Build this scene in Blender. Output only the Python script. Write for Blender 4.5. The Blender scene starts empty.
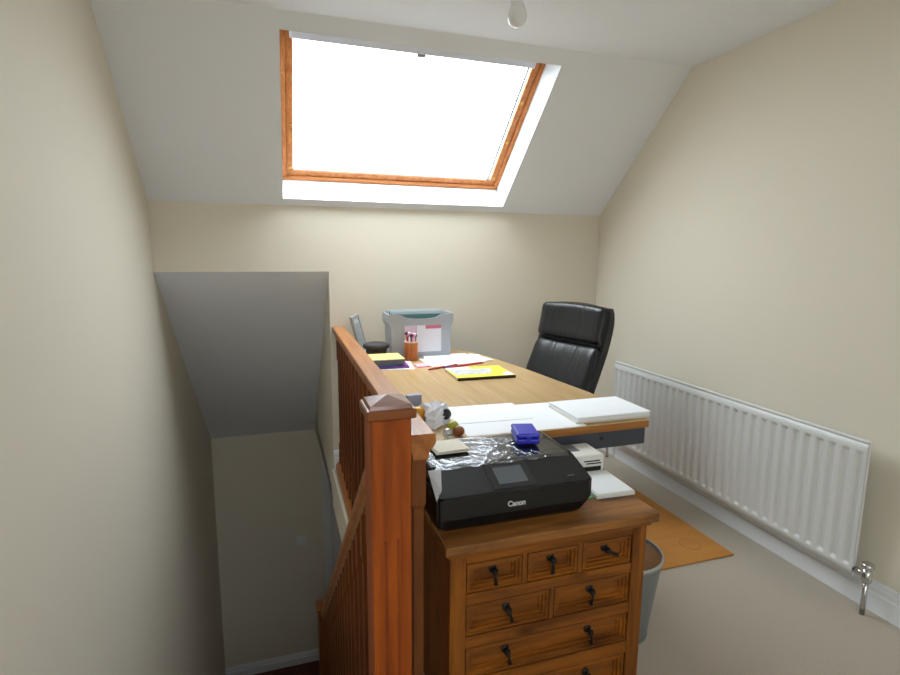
import bpy, bmesh, math, random
import numpy as np
from mathutils import Vector, Matrix
random.seed(7)
PI = math.pi
scene = bpy.context.scene
COL = scene.collection

# ------------------------------------------------------------------ camera
CAM_Z = 1.28
FPX = 534.1
YAW, PITCH, ROLL = 0.3140, 0.15475, 0.00799
_cy, _sy = math.cos(YAW), math.sin(YAW)
FWD = Vector((_sy*math.cos(PITCH), _cy*math.cos(PITCH), -math.sin(PITCH)))
_r0 = Vector((_cy, -_sy, 0)); _u0 = _r0.cross(FWD)
RGT = _r0*math.cos(ROLL) + _u0*math.sin(ROLL)
UPV = -_r0*math.sin(ROLL) + _u0*math.cos(ROLL)
cam_data = bpy.data.cameras.new('camera')
cam_data.sensor_fit = 'HORIZONTAL'; cam_data.sensor_width = 36.0
cam_data.lens = FPX*36.0/900.0
cam_data.clip_start = 0.02; cam_data.clip_end = 300
cam = bpy.data.objects.new('camera', cam_data); COL.objects.link(cam)
cam.matrix_world = Matrix(((RGT.x, UPV.x, -FWD.x, 0), (RGT.y, UPV.y, -FWD.y, 0),
                           (RGT.z, UPV.z, -FWD.z, CAM_Z), (0, 0, 0, 1)))
scene.camera = cam
def at(u, v, z):
    """point on the horizontal plane z seen at pixel (u, v)"""
    d = FWD + RGT*((u-450)/FPX) - UPV*((v-337.5)/FPX)
    return Vector((0, 0, CAM_Z)) + d*((z-CAM_Z)/d.z)

# ------------------------------------------------------------------ light, exposure
world = bpy.data.worlds.new('overcast_sky'); scene.world = world; world.use_nodes = True
wn = world.node_tree.nodes; wl = world.node_tree.links
bg = wn['Background']; bg.inputs['Strength'].default_value = 9.0
# standard overcast sky: the zenith three times as bright as the horizon, dull ground below
_g = wn.new('ShaderNodeTexCoord'); _s = wn.new('ShaderNodeSeparateXYZ'); _r = wn.new('ShaderNodeMapRange')
_r.inputs['From Min'].default_value = 0.0; _r.inputs['From Max'].default_value = 1.0; _r.inputs['To Min'].default_value = 1/3; _r.inputs['To Max'].default_value = 1.0
_c = wn.new('ShaderNodeMath'); _c.operation = 'GREATER_THAN'; _c.inputs[1].default_value = -0.01
_m = wn.new('ShaderNodeMix'); _m.data_type = 'RGBA'; _m.inputs['A'].default_value = (0.10, 0.11, 0.09, 1)
_v = wn.new('ShaderNodeVectorMath'); _v.operation = 'SCALE'; _v.inputs[0].default_value = (0.90, 0.97, 1.03)
wl.new(_g.outputs['Generated'], _s.inputs[0]); wl.new(_s.outputs['Z'], _r.inputs['Value']); wl.new(_s.outputs['Z'], _c.inputs[0])
wl.new(_r.outputs['Result'], _v.inputs['Scale']); wl.new(_c.outputs[0], _m.inputs['Factor']); wl.new(_v.outputs[0], _m.inputs['B'])
wl.new(_m.outputs['Result'], bg.inputs['Color'])
vs = scene.view_settings
vs.view_transform = 'Standard'; vs.look = 'None'; vs.gamma = 1.0; vs.use_curve_mapping = False
vs.exposure = 0.95

# room dimensions (metres)
XL, XR, D = -0.604, 2.041, 3.115
ZK, YC, ZC = 1.537, 2.357, 2.221
XS, ZB, D2, Z2, ZH = 0.285, 1.177, 4.934, -0.342, -2.72
YR = -1.95                                   # rear knee wall
SL = Vector((0, YC-D, ZC-ZK)); SLEN = SL.length; SLU = SL.normalized()
SLN = Vector((0, SLU.z, -SLU.y))             # outward normal of the roof slope
RY = -1.19                                   # rear crease
SKX0, SKX1, SKT0, SKT1 = 0.052, 1.331, 0.0459*SLEN, 0.9234*SLEN
RKX0, RKX1 = -0.50, 0.85                      # rear skylight
def sl(x, t, n=0.0): return Vector((x, D, ZK)) + SLU*t + SLN*n
for nm, c, nrm, sx, sy in (('skylight_portal', sl((SKX0+SKX1)/2, (SKT0+SKT1)/2, 0.23), SLN, 1.5, 1.2),
        ('rear_skylight_portal', Vector(((RKX0+RKX1)/2, YR+D-sl(0, (SKT0+SKT1)/2, 0.23).y, sl(0, (SKT0+SKT1)/2, 0.23).z)), Vector((0, -SLN.y, SLN.z)), 1.4, 1.2)):
    ld = bpy.data.lights.new(nm, 'AREA'); ld.shape = 'RECTANGLE'; ld.size = sx; ld.size_y = sy
    ld.cycles.is_portal = True
    lo = bpy.data.objects.new(nm, ld); COL.objects.link(lo)
    zax = nrm; xax = Vector((1, 0, 0)); yax = zax.cross(xax)
    lo.matrix_world = Matrix(((xax.x, yax.x, zax.x, c.x), (xax.y, yax.y, zax.y, c.y), (xax.z, yax.z, zax.z, c.z), (0, 0, 0, 1)))

# ------------------------------------------------------------------ materials
def lin(c):
    return tuple(((x/255)/12.92 if x/255 <= 0.04045 else ((x/255+0.055)/1.055)**2.4) for x in c) + (1,)
MATS = {}
def mat(name, rgb, rough=0.6, metal=0.0, bump=0.0, bscale=80, var=0.0, vscale=6, spec=None, coat=0.0):
    if name in MATS: return MATS[name]
    m = bpy.data.materials.new(name); m.use_nodes = True; MATS[name] = m
    nt = m.node_tree; b = nt.nodes['Principled BSDF']
    b.inputs['Base Color'].default_value = lin(rgb); b.inputs['Roughness'].default_value = rough
    b.inputs['Metallic'].default_value = metal
    if spec is not None: b.inputs['Specular IOR Level'].default_value = spec
    if coat: b.inputs['Coat Weight'].default_value = coat; b.inputs['Coat Roughness'].default_value = 0.08
    tc = nt.nodes.new('ShaderNodeTexCoord')
    if var:
        n = nt.nodes.new('ShaderNodeTexNoise'); n.inputs['Scale'].default_value = vscale; n.inputs['Detail'].default_value = 5
        nt.links.new(tc.outputs['Object'], n.inputs['Vector'])
        r = nt.nodes.new('ShaderNodeValToRGB'); c = lin(rgb)
        r.color_ramp.elements[0].position = 0.3; r.color_ramp.elements[1].position = 0.7
        r.color_ramp.elements[0].color = tuple(x*(1-var) for x in c[:3])+(1,)
        r.color_ramp.elements[1].color = tuple(min(1, x*(1+var)) for x in c[:3])+(1,)
        nt.links.new(n.outputs['Fac'], r.inputs['Fac']); nt.links.new(r.outputs['Color'], b.inputs['Base Color'])
    if bump:
        n = nt.nodes.new('ShaderNodeTexNoise'); n.inputs['Scale'].default_value = bscale; n.inputs['Detail'].default_value = 4
        nt.links.new(tc.outputs['Object'], n.inputs['Vector'])
        bp = nt.nodes.new('ShaderNodeBump'); bp.inputs['Strength'].default_value = bump; bp.inputs['Distance'].default_value = 0.004
        nt.links.new(n.outputs['Fac'], bp.inputs['Height']); nt.links.new(bp.outputs['Normal'], b.inputs['Normal'])
    return m
def wood(name, dark, light, axis='X', fine=30, stretch=14, rough=0.4, knots=0.0, bump=0.08, coat=0.0, contrast=(0.3, 0.72), cell=3.0):
    if name in MATS: return MATS[name]
    m = bpy.data.materials.new(name); m.use_nodes = True; MATS[name] = m
    nt = m.node_tree; b = nt.nodes['Principled BSDF']; b.inputs['Roughness'].default_value = rough; b.inputs['Specular IOR Level'].default_value = 0.3
    if coat: b.inputs['Coat Weight'].default_value = coat; b.inputs['Coat Roughness'].default_value = 0.15
    tc = nt.nodes.new('ShaderNodeTexCoord'); mp = nt.nodes.new('ShaderNodeMapping')
    s = [fine]*3; s['XYZ'.index(axis)] = fine/stretch; mp.inputs['Scale'].default_value = s
    nt.links.new(tc.outputs['Object'], mp.inputs['Vector'])
    n = nt.nodes.new('ShaderNodeTexNoise'); n.inputs['Scale'].default_value = 1.0; n.inputs['Detail'].default_value = 6
    n.inputs['Roughness'].default_value = 0.62; n.inputs['Distortion'].default_value = 0.6
    nt.links.new(mp.outputs['Vector'], n.inputs['Vector'])
    r = nt.nodes.new('ShaderNodeValToRGB'); r.color_ramp.elements[0].position, r.color_ramp.elements[1].position = contrast
    r.color_ramp.elements[0].color = lin(dark); r.color_ramp.elements[1].color = lin(light)
    nt.links.new(n.outputs['Fac'], r.inputs['Fac'])
    out = r.outputs['Color']
    if knots:
        mp2 = nt.nodes.new('ShaderNodeMapping'); s2 = [cell*2.2]*3; s2['XYZ'.index(axis)] = cell; mp2.inputs['Scale'].default_value = s2
        nt.links.new(tc.outputs['Object'], mp2.inputs['Vector'])
        v = nt.nodes.new('ShaderNodeTexVoronoi'); v.inputs['Scale'].default_value = 1.3
        nt.links.new(mp2.outputs['Vector'], v.inputs['Vector'])
        r2 = nt.nodes.new('ShaderNodeValToRGB'); r2.color_ramp.elements[0].position = 0.05; r2.color_ramp.elements[1].position = 0.17
        r2.color_ramp.elements[0].color = lin(tuple(x*0.45 for x in dark)); r2.color_ramp.elements[1].color = (1, 1, 1, 1)
        nt.links.new(v.outputs['Distance'], r2.inputs['Fac'])
        mx = nt.nodes.new('ShaderNodeMix'); mx.data_type = 'RGBA'; mx.blend_type = 'MULTIPLY'; mx.inputs['Factor'].default_value = knots
        nt.links.new(out, mx.inputs['A']); nt.links.new(r2.outputs['Color'], mx.inputs['B']); out = mx.outputs['Result']
    nt.links.new(out, b.inputs['Base Color'])
    if bump:
        bp = nt.nodes.new('ShaderNodeBump'); bp.inputs['Strength'].default_value = bump; bp.inputs['Distance'].default_value = 0.003
        nt.links.new(n.outputs['Fac'], bp.inputs['Height']); nt.links.new(bp.outputs['Normal'], b.inputs['Normal'])
    return m
def clear(name, tint=(255, 255, 255), refl=0.06, rough=0.02, white=0.0):
    if name in MATS: return MATS[name]
    m = bpy.data.materials.new(name); m.use_nodes = True; MATS[name] = m
    nt = m.node_tree; nt.nodes.remove(nt.nodes['Principled BSDF']); o = nt.nodes['Material Output']
    t = nt.nodes.new('ShaderNodeBsdfTransparent'); t.inputs['Color'].default_value = lin(tint)
    g = nt.nodes.new('ShaderNodeBsdfGlossy'); g.inputs['Roughness'].default_value = rough
    mx = nt.nodes.new('ShaderNodeMixShader'); mx.inputs['Fac'].default_value = refl
    nt.links.new(t.outputs[0], mx.inputs[1]); nt.links.new(g.outputs[0], mx.inputs[2])
    last = mx
    if white:
        d = nt.nodes.new('ShaderNodeBsdfDiffuse'); d.inputs['Color'].default_value = (0.9, 0.9, 0.9, 1)
        m2 = nt.nodes.new('ShaderNodeMixShader'); m2.inputs['Fac'].default_value = white
        nt.links.new(mx.outputs[0], m2.inputs[1]); nt.links.new(d.outputs[0], m2.inputs[2]); last = m2
    nt.links.new(last.outputs[0], o.inputs['Surface'])
    return m

CREAM = mat('cream_wall_paint', (229, 221, 203), 0.75, bump=0.05, bscale=160)
CEIL = mat('white_ceiling_paint', (241, 244, 250), 0.8, bump=0.04, bscale=160)
GLOSSW = mat('white_gloss_paint', (235, 237, 240), 0.35)
CARPET = mat('beige_carpet', (192, 180, 164), 0.95, bump=0.9, bscale=420, var=0.10, vscale=240, spec=0.1)
HALLFL = wood('hall_floor_wood', (70, 36, 26), (110, 62, 45), 'X', 20, 10, 0.5)
OAKV = wood('orange_stained_wood_upright', (128, 54, 4), (174, 84, 12), 'Z', 42, 16, 0.5, coat=0.06)
SPINW = wood('brown_stained_shaded_wood', (100, 54, 22), (146, 84, 40), 'Z', 42, 16, 0.5)  # browner stain, with some of the stairwell shade put into the colour
CAPW = wood('polished_brown_cap_wood', (112, 58, 22), (156, 88, 40), 'X', 42, 16, 0.3, coat=0.6)
OAKY = wood('orange_stained_wood_rail', (146, 84, 34), (194, 124, 62), 'Y', 42, 16, 0.34, coat=0.35)
PINEX = wood('rustic_pine_horizontal', (84, 42, 6), (154, 90, 24), 'X', 34, 10, 0.42, knots=0.75, coat=0.0)
PINEZ = wood('rustic_pine_upright', (88, 44, 6), (156, 92, 24), 'Z', 34, 10, 0.42, knots=0.5, coat=0.0)
PINEY = wood('rustic_pine_side', (96, 54, 18), (152, 94, 38), 'Z', 28, 9, 0.45, knots=0.5)
PINETOP = wood('rustic_pine_top', (92, 54, 22), (166, 110, 52), 'X', 26, 7, 0.36, knots=0.6, coat=0.15)
VELUX = wood('lacquered_skylight_pine', (172, 100, 48), (214, 142, 80), 'X', 36, 14, 0.38)
VELUXS = wood('lacquered_skylight_pine_side', (172, 100, 48), (214, 142, 80), 'Y', 36, 8, 0.38)
DESKTOP = wood('pale_oak_desktop', (172, 138, 90), (196, 164, 118), 'Y', 46, 18, 0.34, bump=0.02, coat=0.1)
DESKEDGE = wood('oak_desk_edge', (156, 100, 46), (190, 132, 72), 'X', 40, 16, 0.4)
DESKMET = mat('dark_grey_desk_metal', (68, 72, 82), 0.45, 0.2)
BLACKP = mat('matt_black_plastic', (20, 20, 22), 0.42)
BLACKG = mat('gloss_black_plastic', (16, 17, 19), 0.16)
CHROME = mat('chrome', (200, 200, 200), 0.22, 1.0)
IRON = mat('black_iron', (34, 32, 32), 0.5, 0.5)
RADW = mat('white_radiator_enamel', (222, 223, 220), 0.32)
PAPER = mat('white_paper', (244, 245, 247), 0.8)
PAPERC = mat('cream_paper', (232, 224, 206), 0.85)

# ------------------------------------------------------------------ mesh helpers
def box(bm, x0, x1, y0, y1, z0, z1, bev=0.0, seg=1):
    vs_ = [bm.verts.new((x, y, z)) for x in (x0, x1) for y in (y0, y1) for z in (z0, z1)]
    f = [bm.faces.new([vs_[i] for i in q]) for q in ((0, 1, 3, 2), (4, 6, 7, 5), (0, 4, 5, 1), (2, 3, 7, 6), (0, 2, 6, 4), (1, 5, 7, 3))]
    if bev:
        es = list({e for ff in f for e in ff.edges})
        bmesh.ops.bevel(bm, geom=es, offset=bev, segments=seg, profile=0.5, affect='EDGES')
    return bm
def prism(bm, pts, axis, a0, a1):
    """polygon pts (in the two other axes, in XYZ order) extruded along axis from a0 to a1"""
    k = 'XYZ'.index(axis)
    def mk(p, a):
        c = list(p); c.insert(k, a); return bm.verts.new(c)
    A = [mk(p, a0) for p in pts]; B = [mk(p, a1) for p in pts]
    bm.faces.new(A); bm.faces.new(B[::-1]); n = len(pts)
    for i in range(n): bm.faces.new((A[i], B[i], B[(i+1) % n], A[(i+1) % n]))
    bmesh.ops.recalc_face_normals(bm, faces=bm.faces)
    return bm
def tube(bm, pts, r, n=10, caps=True):
    pts = [Vector(p) for p in pts]; rings = []
    rr = r if isinstance(r, (list, tuple)) else [r]*len(pts)
    up = None
    for i, p in enumerate(pts):
        d = (pts[min(i+1, len(pts)-1)] - pts[max(i-1, 0)]).normalized()
        if up is None: up = d.orthogonal().normalized()
        up = (up - d*up.dot(d)).normalized(); w = d.cross(up)
        rings.append([bm.verts.new(p + (up*math.cos(2*PI*k/n) + w*math.sin(2*PI*k/n))*rr[i]) for k in range(n)])
    for a, b in zip(rings, rings[1:]):
        for k in range(n): bm.faces.new((a[k], a[(k+1) % n], b[(k+1) % n], b[k])).smooth = True
    if caps: bm.faces.new(rings[0][::-1]); bm.faces.new(rings[-1])
    return bm
def lathe(bm, prof, n=28, c=(0, 0, 0), smooth=True):
    rings = []
    for r, z in prof:
        if r < 1e-6: rings.append([bm.verts.new((c[0], c[1], c[2]+z))])
        else: rings.append([bm.verts.new((c[0]+r*math.cos(2*PI*k/n), c[1]+r*math.sin(2*PI*k/n), c[2]+z)) for k in range(n)])
    for a, b in zip(rings, rings[1:]):
        for k in range(n):
            q = [a[k % len(a)], a[(k+1) % len(a)], b[(k+1) % len(b)], b[k % len(b)]]
            u = []
            for v in q:
                if v not in u: u.append(v)
            if len(u) > 2: bm.faces.new(u).smooth = smooth
    return bm
def ball(bm, c, r, sz=1.0, n=16):
    return lathe(bm, [(r*math.sin(PI*i/10), -r*sz*math.cos(PI*i/10)) for i in range(11)], n, c)
def B(): return bmesh.new()
def obj(name, bm, m, parent=None, loc=None, rotz=0.0):
    bmesh.ops.recalc_face_normals(bm, faces=bm.faces)
    me = bpy.data.meshes.new(name); bm.to_mesh(me); bm.free()
    ms = m if isinstance(m, (list, tuple)) else [m]
    for x in ms: me.materials.append(x)
    o = bpy.data.objects.new(name, me); COL.objects.link(o)
    if loc is not None: o.location = loc
    o.rotation_euler[2] = rotz
    if parent is not None: o.parent = parent
    return o
def tag(o, label, cat, group=None):
    o['label'] = label; o['category'] = cat
    if group: o['group'] = group
    return o
def thing(name, label, cat, loc=(0, 0, 0), rotz=0.0, group=None):
    o = bpy.data.objects.new(name, None); COL.objects.link(o); o.empty_display_size = 0.05
    o.location = loc; o.rotation_euler = (0, 0, rotz)
    return tag(o, label, cat, group)
def struct(name, bm, m, label=None):
    o = obj(name, bm, m); o['kind'] = 'structure'
    if label: o['label'] = label
    return o
def share(name, src, parent, loc=(0, 0, 0), rot=None):
    """another part that uses the same mesh"""
    o = bpy.data.objects.new(name, src.data); COL.objects.link(o); o.parent = parent; o.location = loc
    if rot: o.rotation_euler = rot
    return o

# ------------------------------------------------------------------ the room
prof = [(YR-0.1, -2.8), (D2+0.1, -2.8), (D2+0.1, -0.30), (D+0.1, 1.26), (D+0.1, 1.6), (YC+0.05, 2.29), (RY-0.05, 2.29), (YR-0.1, 1.6)]
struct('wall_left', prism(B(), prof, 'X', XL-0.1, XL), CREAM, 'long cream painted wall left of the stairwell')
struct('wall_right', prism(B(), prof, 'X', XR, XR+0.1), CREAM, 'cream painted wall behind the white radiator')
struct('wall_back', prism(B(), [(XL, ZB), (XS, ZB), (XS, -0.2), (XR, -0.2), (XR, ZK+0.07), (XL, ZK+0.07)], 'Y', D, D+0.1), CREAM,
       'low cream knee wall under the sloping ceiling')
struct('wall_rear', box(B(), XL, XR, YR-0.1, YR, -0.2, ZK+0.05), CREAM, 'cream knee wall behind the viewpoint')
struct('ceiling', box(B(), XL, XR, RY-0.04, YC+0.02, ZC, ZC+0.06), CEIL, 'flat white ceiling over the loft room')
# front slope with the skylight hole, built as one slab with reveals
def slab_with_hole(name, P, th, x0, x1, t0, t1, hx0, hx1, ht0, ht1, label):
    bm = B(); xs = [x0, hx0, hx1, x1]; ts = [t0, ht0, ht1, t1]
    G = [[[bm.verts.new(P(x, t, n)) for t in ts] for x in xs] for n in (0, th)]
    for n in (0, 1):
        for i in range(3):
            for j in range(3):
                if i == 1 and j == 1: continue
                q = [G[n][i][j], G[n][i+1][j], G[n][i+1][j+1], G[n][i][j+1]]
                bm.faces.new(q if n else q[::-1])
    ring = [(1, 1), (2, 1), (2, 2), (1, 2)]
    for k in range(4):
        a, b = ring[k], ring[(k+1) % 4]
        bm.faces.new((G[0][a[0]][a[1]], G[0][b[0]][b[1]], G[1][b[0]][b[1]], G[1][a[0]][a[1]]))
    per = [(0, 0), (1, 0), (2, 0), (3, 0), (3, 1), (3, 2), (3, 3), (2, 3), (1, 3), (0, 3), (0, 2), (0, 1)]
    for k in range(12):
        a, b = per[k], per[(k+1) % 12]
        bm.faces.new((G[0][a[0]][a[1]], G[1][a[0]][a[1]], G[1][b[0]][b[1]], G[0][b[0]][b[1]]))
    return struct(name, bm, CEIL, label)
REV = 0.20
slab_with_hole('ceiling_slope', sl, REV, XL, XR, -0.04, SLEN, SKX0, SKX1, SKT0, SKT1, 'sloping white ceiling around the skylight')
def slr(x, t, n=0.0):
    p = sl(x, t, n); return Vector((p.x, YR+(D-p.y), p.z))
slab_with_hole('ceiling_slope_rear', slr, REV, XL, XR, -0.04, SLEN, RKX0, RKX1, SKT0, SKT1, 'sloping white ceiling behind the viewpoint')
# floor (L shaped round the stairwell)
struct('floor', prism(B(), [(XL, YR), (XR, YR), (XR, D), (XS, D), (XS, 1.05), (XL, 1.05)], 'Z', -0.2, 0.0), CARPET, 'beige carpeted loft floor')
# stairwell
struct('ceiling_stairwell', prism(B(), [(D, ZB), (D2, Z2), (D2, Z2+0.1), (D+0.1, ZB+0.02), (D+0.1, ZB+0.1), (D, ZB+0.1)][:4]+[], 'X', XL, XS), CEIL,
       'grey sloping soffit over the stairwell')
struct('wall_stairwell', prism(B(), [(D+0.1, -0.22), (D2, Z2), (D2, Z2+0.02), (D+0.1, ZB-0.06)], 'X', XS, XS+0.08), CREAM, 'cream side wall of the stairwell recess')
struct('trim_1', box(B(), XS-0.012, XS, 1.19, D, -0.23, 0.0), CREAM, 'cream fascia along the floor edge under the balustrade')
struct('ceiling_hall', box(B(), XS, XR, 1.05, D2, -0.24, -0.2), CEIL, 'white ceiling of the hall below')
struct('wall_hall', box(B(), XL, XR, D2, D2+0.08, ZH, -0.2), CREAM, 'dim cream wall at the foot of the stairs')
struct('wall_landing', box(B(), XL, XR, 0.97, 1.05, ZH, -0.2), CREAM, 'cream wall under the landing edge')
struct('floor_hall', box(B(), XL, XR, 1.05, D2, ZH-0.08, ZH), HALLFL, 'dark wooden floor of the hall below')
def skirting(name, axis, w0, w1, wall, sgn, z0, h, label):
    t = 0.018
    pr = [(0, 0), (t, 0), (t, h*0.62), (t*0.75, h*0.66), (t*0.75, h*0.8), (t*0.55, h*0.86), (t*0.4, h*0.97), (t*0.15, h), (0, h)]
    pts = [(wall+sgn*a, z0+z) for a, z in pr]
    return struct(name, prism(B(), pts, axis, w0, w1), GLOSSW, label)
skirting('baseboard_right', 'Y', YR, D, XR, -1, 0, 0.115, 'white moulded skirting board under the radiator')
skirting('baseboard_back', 'X', XS+0.002, XR-0.018, D, -1, 0, 0.115, 'white moulded skirting board along the knee wall')
skirting('baseboard_left', 'Y', YR, 1.05, XL, 1, 0, 0.115, 'white skirting board along the left wall')
skirting('baseboard_hall', 'X', XL, 0.30, D2, -1, ZH, 0.115, 'white skirting board in the hall below')
# stairs
bm = B(); RI, GO = 2.72/13, 0.234
pts = [(1.05, -0.02)]
for i in range(12):
    pts += [(1.05+GO*i, -RI*(i+1)), (1.05+GO*(i+1), -RI*(i+1))]
pts += [(1.05+GO*12, ZH), (1.05+GO*11.2, ZH), (1.05, -RI-0.35)]
struct('stairs', prism(bm, pts, 'X', XL, 0.176), CARPET, 'carpeted flight of stairs descending along the left wall')

# hall door
dr = obj('door_1', box(B(), 0.415, 1.17, D2-0.030, D2-0.002, ZH+0.005, ZH+1.99, 0.002), GLOSSW); dr['kind'] = 'structure'
dr['label'] = 'white door at the foot of the stairs'
for k, (z0, z1) in enumerate(((ZH+0.15, ZH+0.85), (ZH+1.0, ZH+1.85))):
    for x0 in (0.50, 0.83):
        obj('door_panel', box(B(), x0, x0+0.25, D2-0.036, D2-0.028, z0, z1, 0.004), GLOSSW, dr)
h = B(); tube(h, [(0.455, D2-0.03, ZH+1.0), (0.455, D2-0.075, ZH+1.0), (0.55, D2-0.075, ZH+1.0)], 0.009, 8)
obj('door_handle', h, CHROME, dr)
bm = B(); box(bm, 0.335, 0.412, D2-0.022, D2, ZH, ZH+2.065, 0.004)
box(bm, 1.173, 1.25, D2-0.022, D2, ZH, ZH+2.065, 0.004); box(bm, 0.412, 1.173, D2-0.022, D2, ZH+1.995, ZH+2.065, 0.004)
struct('trim_2', bm, GLOSSW, 'white architrave round the hall door')
sw = thing('light_switch', 'white light switch on the dim wall below the stairs', 'switch', (0.125, D2, -1.43))
obj('plate', box(B(), -0.043, 0.043, -0.010, 0, -0.043, 0.043, 0.003), GLOSSW, sw)
obj('rocker', box(B(), -0.012, 0.012, -0.015, -0.010, -0.02, 0.02, 0.002), GLOSSW, sw)

hl = thing('hall_fill_light', 'added round ceiling light, out of view, brightening the hall below', 'light', (0.95, 3.3, -0.24))  # added lamp out of view, put in to brighten the dim stairwell wall
obj('base', lathe(B(), [(0, 0), (0.12, 0), (0.12, -0.02), (0, -0.02)], 24), GLOSSW, hl)
glow = bpy.data.materials.new('glowing_diffuser'); glow.use_nodes = True
gb = glow.node_tree.nodes['Principled BSDF']; gb.inputs['Emission Color'].default_value = (1, 0.9, 0.75, 1); gb.inputs['Emission Strength'].default_value = 3.0
obj('diffuser', lathe(B(), [(0.115, -0.02), (0.11, -0.045), (0.08, -0.065), (0.04, -0.075), (0, -0.078)], 24), glow, hl)

# ------------------------------------------------------------------ skylight
w1 = bpy.data.objects.new('window_1', None); COL.objects.link(w1); w1['kind'] = 'structure'
w1['label'] = 'pine framed skylight in the sloping ceiling'
w1.location = sl(SKX0, SKT0)
def sbox(bm, x0, x1, t0, t1, n0, n1, bev=0.0):
    o = Vector(w1.location); vv = [bm.verts.new(sl(x, t, n)-o) for x in (x0, x1) for t in (t0, t1) for n in (n0, n1)]
    f = [bm.faces.new([vv[i] for i in q]) for q in ((0, 1, 3, 2), (4, 6, 7, 5), (0, 4, 5, 1), (2, 3, 7, 6), (0, 2, 6, 4), (1, 5, 7, 3))]
    if bev: bmesh.ops.bevel(bm, geom=list({e for ff in f for e in ff.edges}), offset=bev, segments=2, profile=0.5, affect='EDGES')
FN0, FN1 = 0.148, 0.20
fx0, fx1, ft0, ft1 = SKX0, SKX1, SKT0, SKT1
FW, SW = 0.024, 0.034
bm = B(); sbox(bm, fx0, fx1, ft0, ft0+FW, FN0, FN1, 0.003); obj('frame_sill', bm, VELUX, w1)
bm = B(); sbox(bm, fx0, fx1, ft1-FW, ft1, FN0, FN1, 0.003); obj('frame_head', bm, VELUX, w1)
for x0 in (fx0, fx1-FW):
    bm = B(); sbox(bm, x0, x0+FW, ft0+FW, ft1-FW, FN0, FN1, 0.003); obj('frame_jamb', bm, VELUXS, w1)
a0, a1, b0, b1 = fx0+FW-0.001, fx1-FW+0.001, ft0+FW-0.001, ft1-FW+0.001
sash = B()
for (x0, x1, t0, t1) in ((a0, a1, b0, b0+SW), (a0, a1, b1-SW, b1), (a0, a0+SW, b0+SW, b1-SW), (a1-SW, a1, b0+SW, b1-SW)):
    sbox(sash, x0, x1, t0, t1, FN0+0.012, FN1-0.01, 0.004)
sash = obj('sash', sash, VELUXS, w1)
bm = B(); sbox(bm, a0+SW-0.004, a1-SW+0.004, b0+SW-0.004, b1-SW+0.004, FN1-0.026, FN1-0.020)
obj('pane', bm, clear('skylight_glass', (252, 254, 255), 0.05), w1)
bm = B(); sbox(bm, a0+0.02, a1-0.03, b1-SW-0.052, b1, FN0-0.006, FN0+0.03, 0.006); vent = obj('ventilation_bar', bm, mat('pale_grey_vent_bar', (214, 214, 222), 0.45), w1)
bm = B(); xm = (a0+a1)/2; sbox(bm, xm-0.02, xm+0.02, b1-SW-0.066, b1-SW-0.051, FN0-0.006, FN0+0.012, 0.004); obj('latch', bm, mat('grey_latch', (150, 150, 165), 0.5), vent)
bm = B(); GA = 0.022
for (x0, x1, t0, t1) in ((a0+SW, a0+SW+0.003, b0+SW, b1-SW), (a1-SW-GA, a1-SW-GA+0.009, b0+SW, b1-SW), (a0+SW, a1-SW, b0+SW, b0+SW+0.003)):
    bm_ = B(); sbox(bm_, x0, x1, t0, t1, FN1-0.034, FN1-0.0265); obj('gasket', bm_, mat('grey_gasket', (120, 122, 124), 0.5), w1)
bm.free()
# the matching skylight in the rear slope, behind the viewpoint
w2 = bpy.data.objects.new('window_2', None); COL.objects.link(w2); w2['kind'] = 'structure'; w2['label'] = 'matching skylight in the rear slope'
w2.location = slr(RKX0, SKT0)
def rbox(bm, x0, x1, t0, t1, n0, n1):
    o = Vector(w2.location); vv = [bm.verts.new(slr(x, t, n)-o) for x in (x0, x1) for t in (t0, t1) for n in (n0, n1)]
    for q in ((0, 1, 3, 2), (4, 6, 7, 5), (0, 4, 5, 1), (2, 3, 7, 6), (0, 2, 6, 4), (1, 5, 7, 3)): bm.faces.new([vv[i] for i in q])
    return bm
for nm, x0, x1, t0, t1 in (('frame_sill', RKX0, RKX1, ft0, ft0+0.055), ('frame_head', RKX0, RKX1, ft1-0.055, ft1), ('frame_jamb', RKX0, RKX0+0.055, ft0+0.055, ft1-0.055), ('frame_jamb', RKX1-0.055, RKX1, ft0+0.055, ft1-0.055)):
    obj(nm, rbox(B(), x0, x1, t0, t1, FN0, FN1), VELUX, w2)
obj('pane', rbox(B(), RKX0+0.05, RKX1-0.05, ft0+0.05, ft1-0.05, FN1-0.034, FN1-0.026), clear('skylight_glass'), w2)
BRASS = mat('brass', (196, 150, 80), 0.35, 0.9)
for x in (a0+SW-0.012, a1-SW+0.012):
    for q in (0.03, 0.36, 0.68):
        bm = B(); t = b0+SW + (b1-b0-2*SW)*q
        o = Vector(w1.location); tube(bm, [sl(x, t, FN0+0.03)-o, sl(x, t, FN0+0.004)-o], [0.007, 0.009], 8); obj('blind_hook', bm, BRASS, w1)

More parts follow.
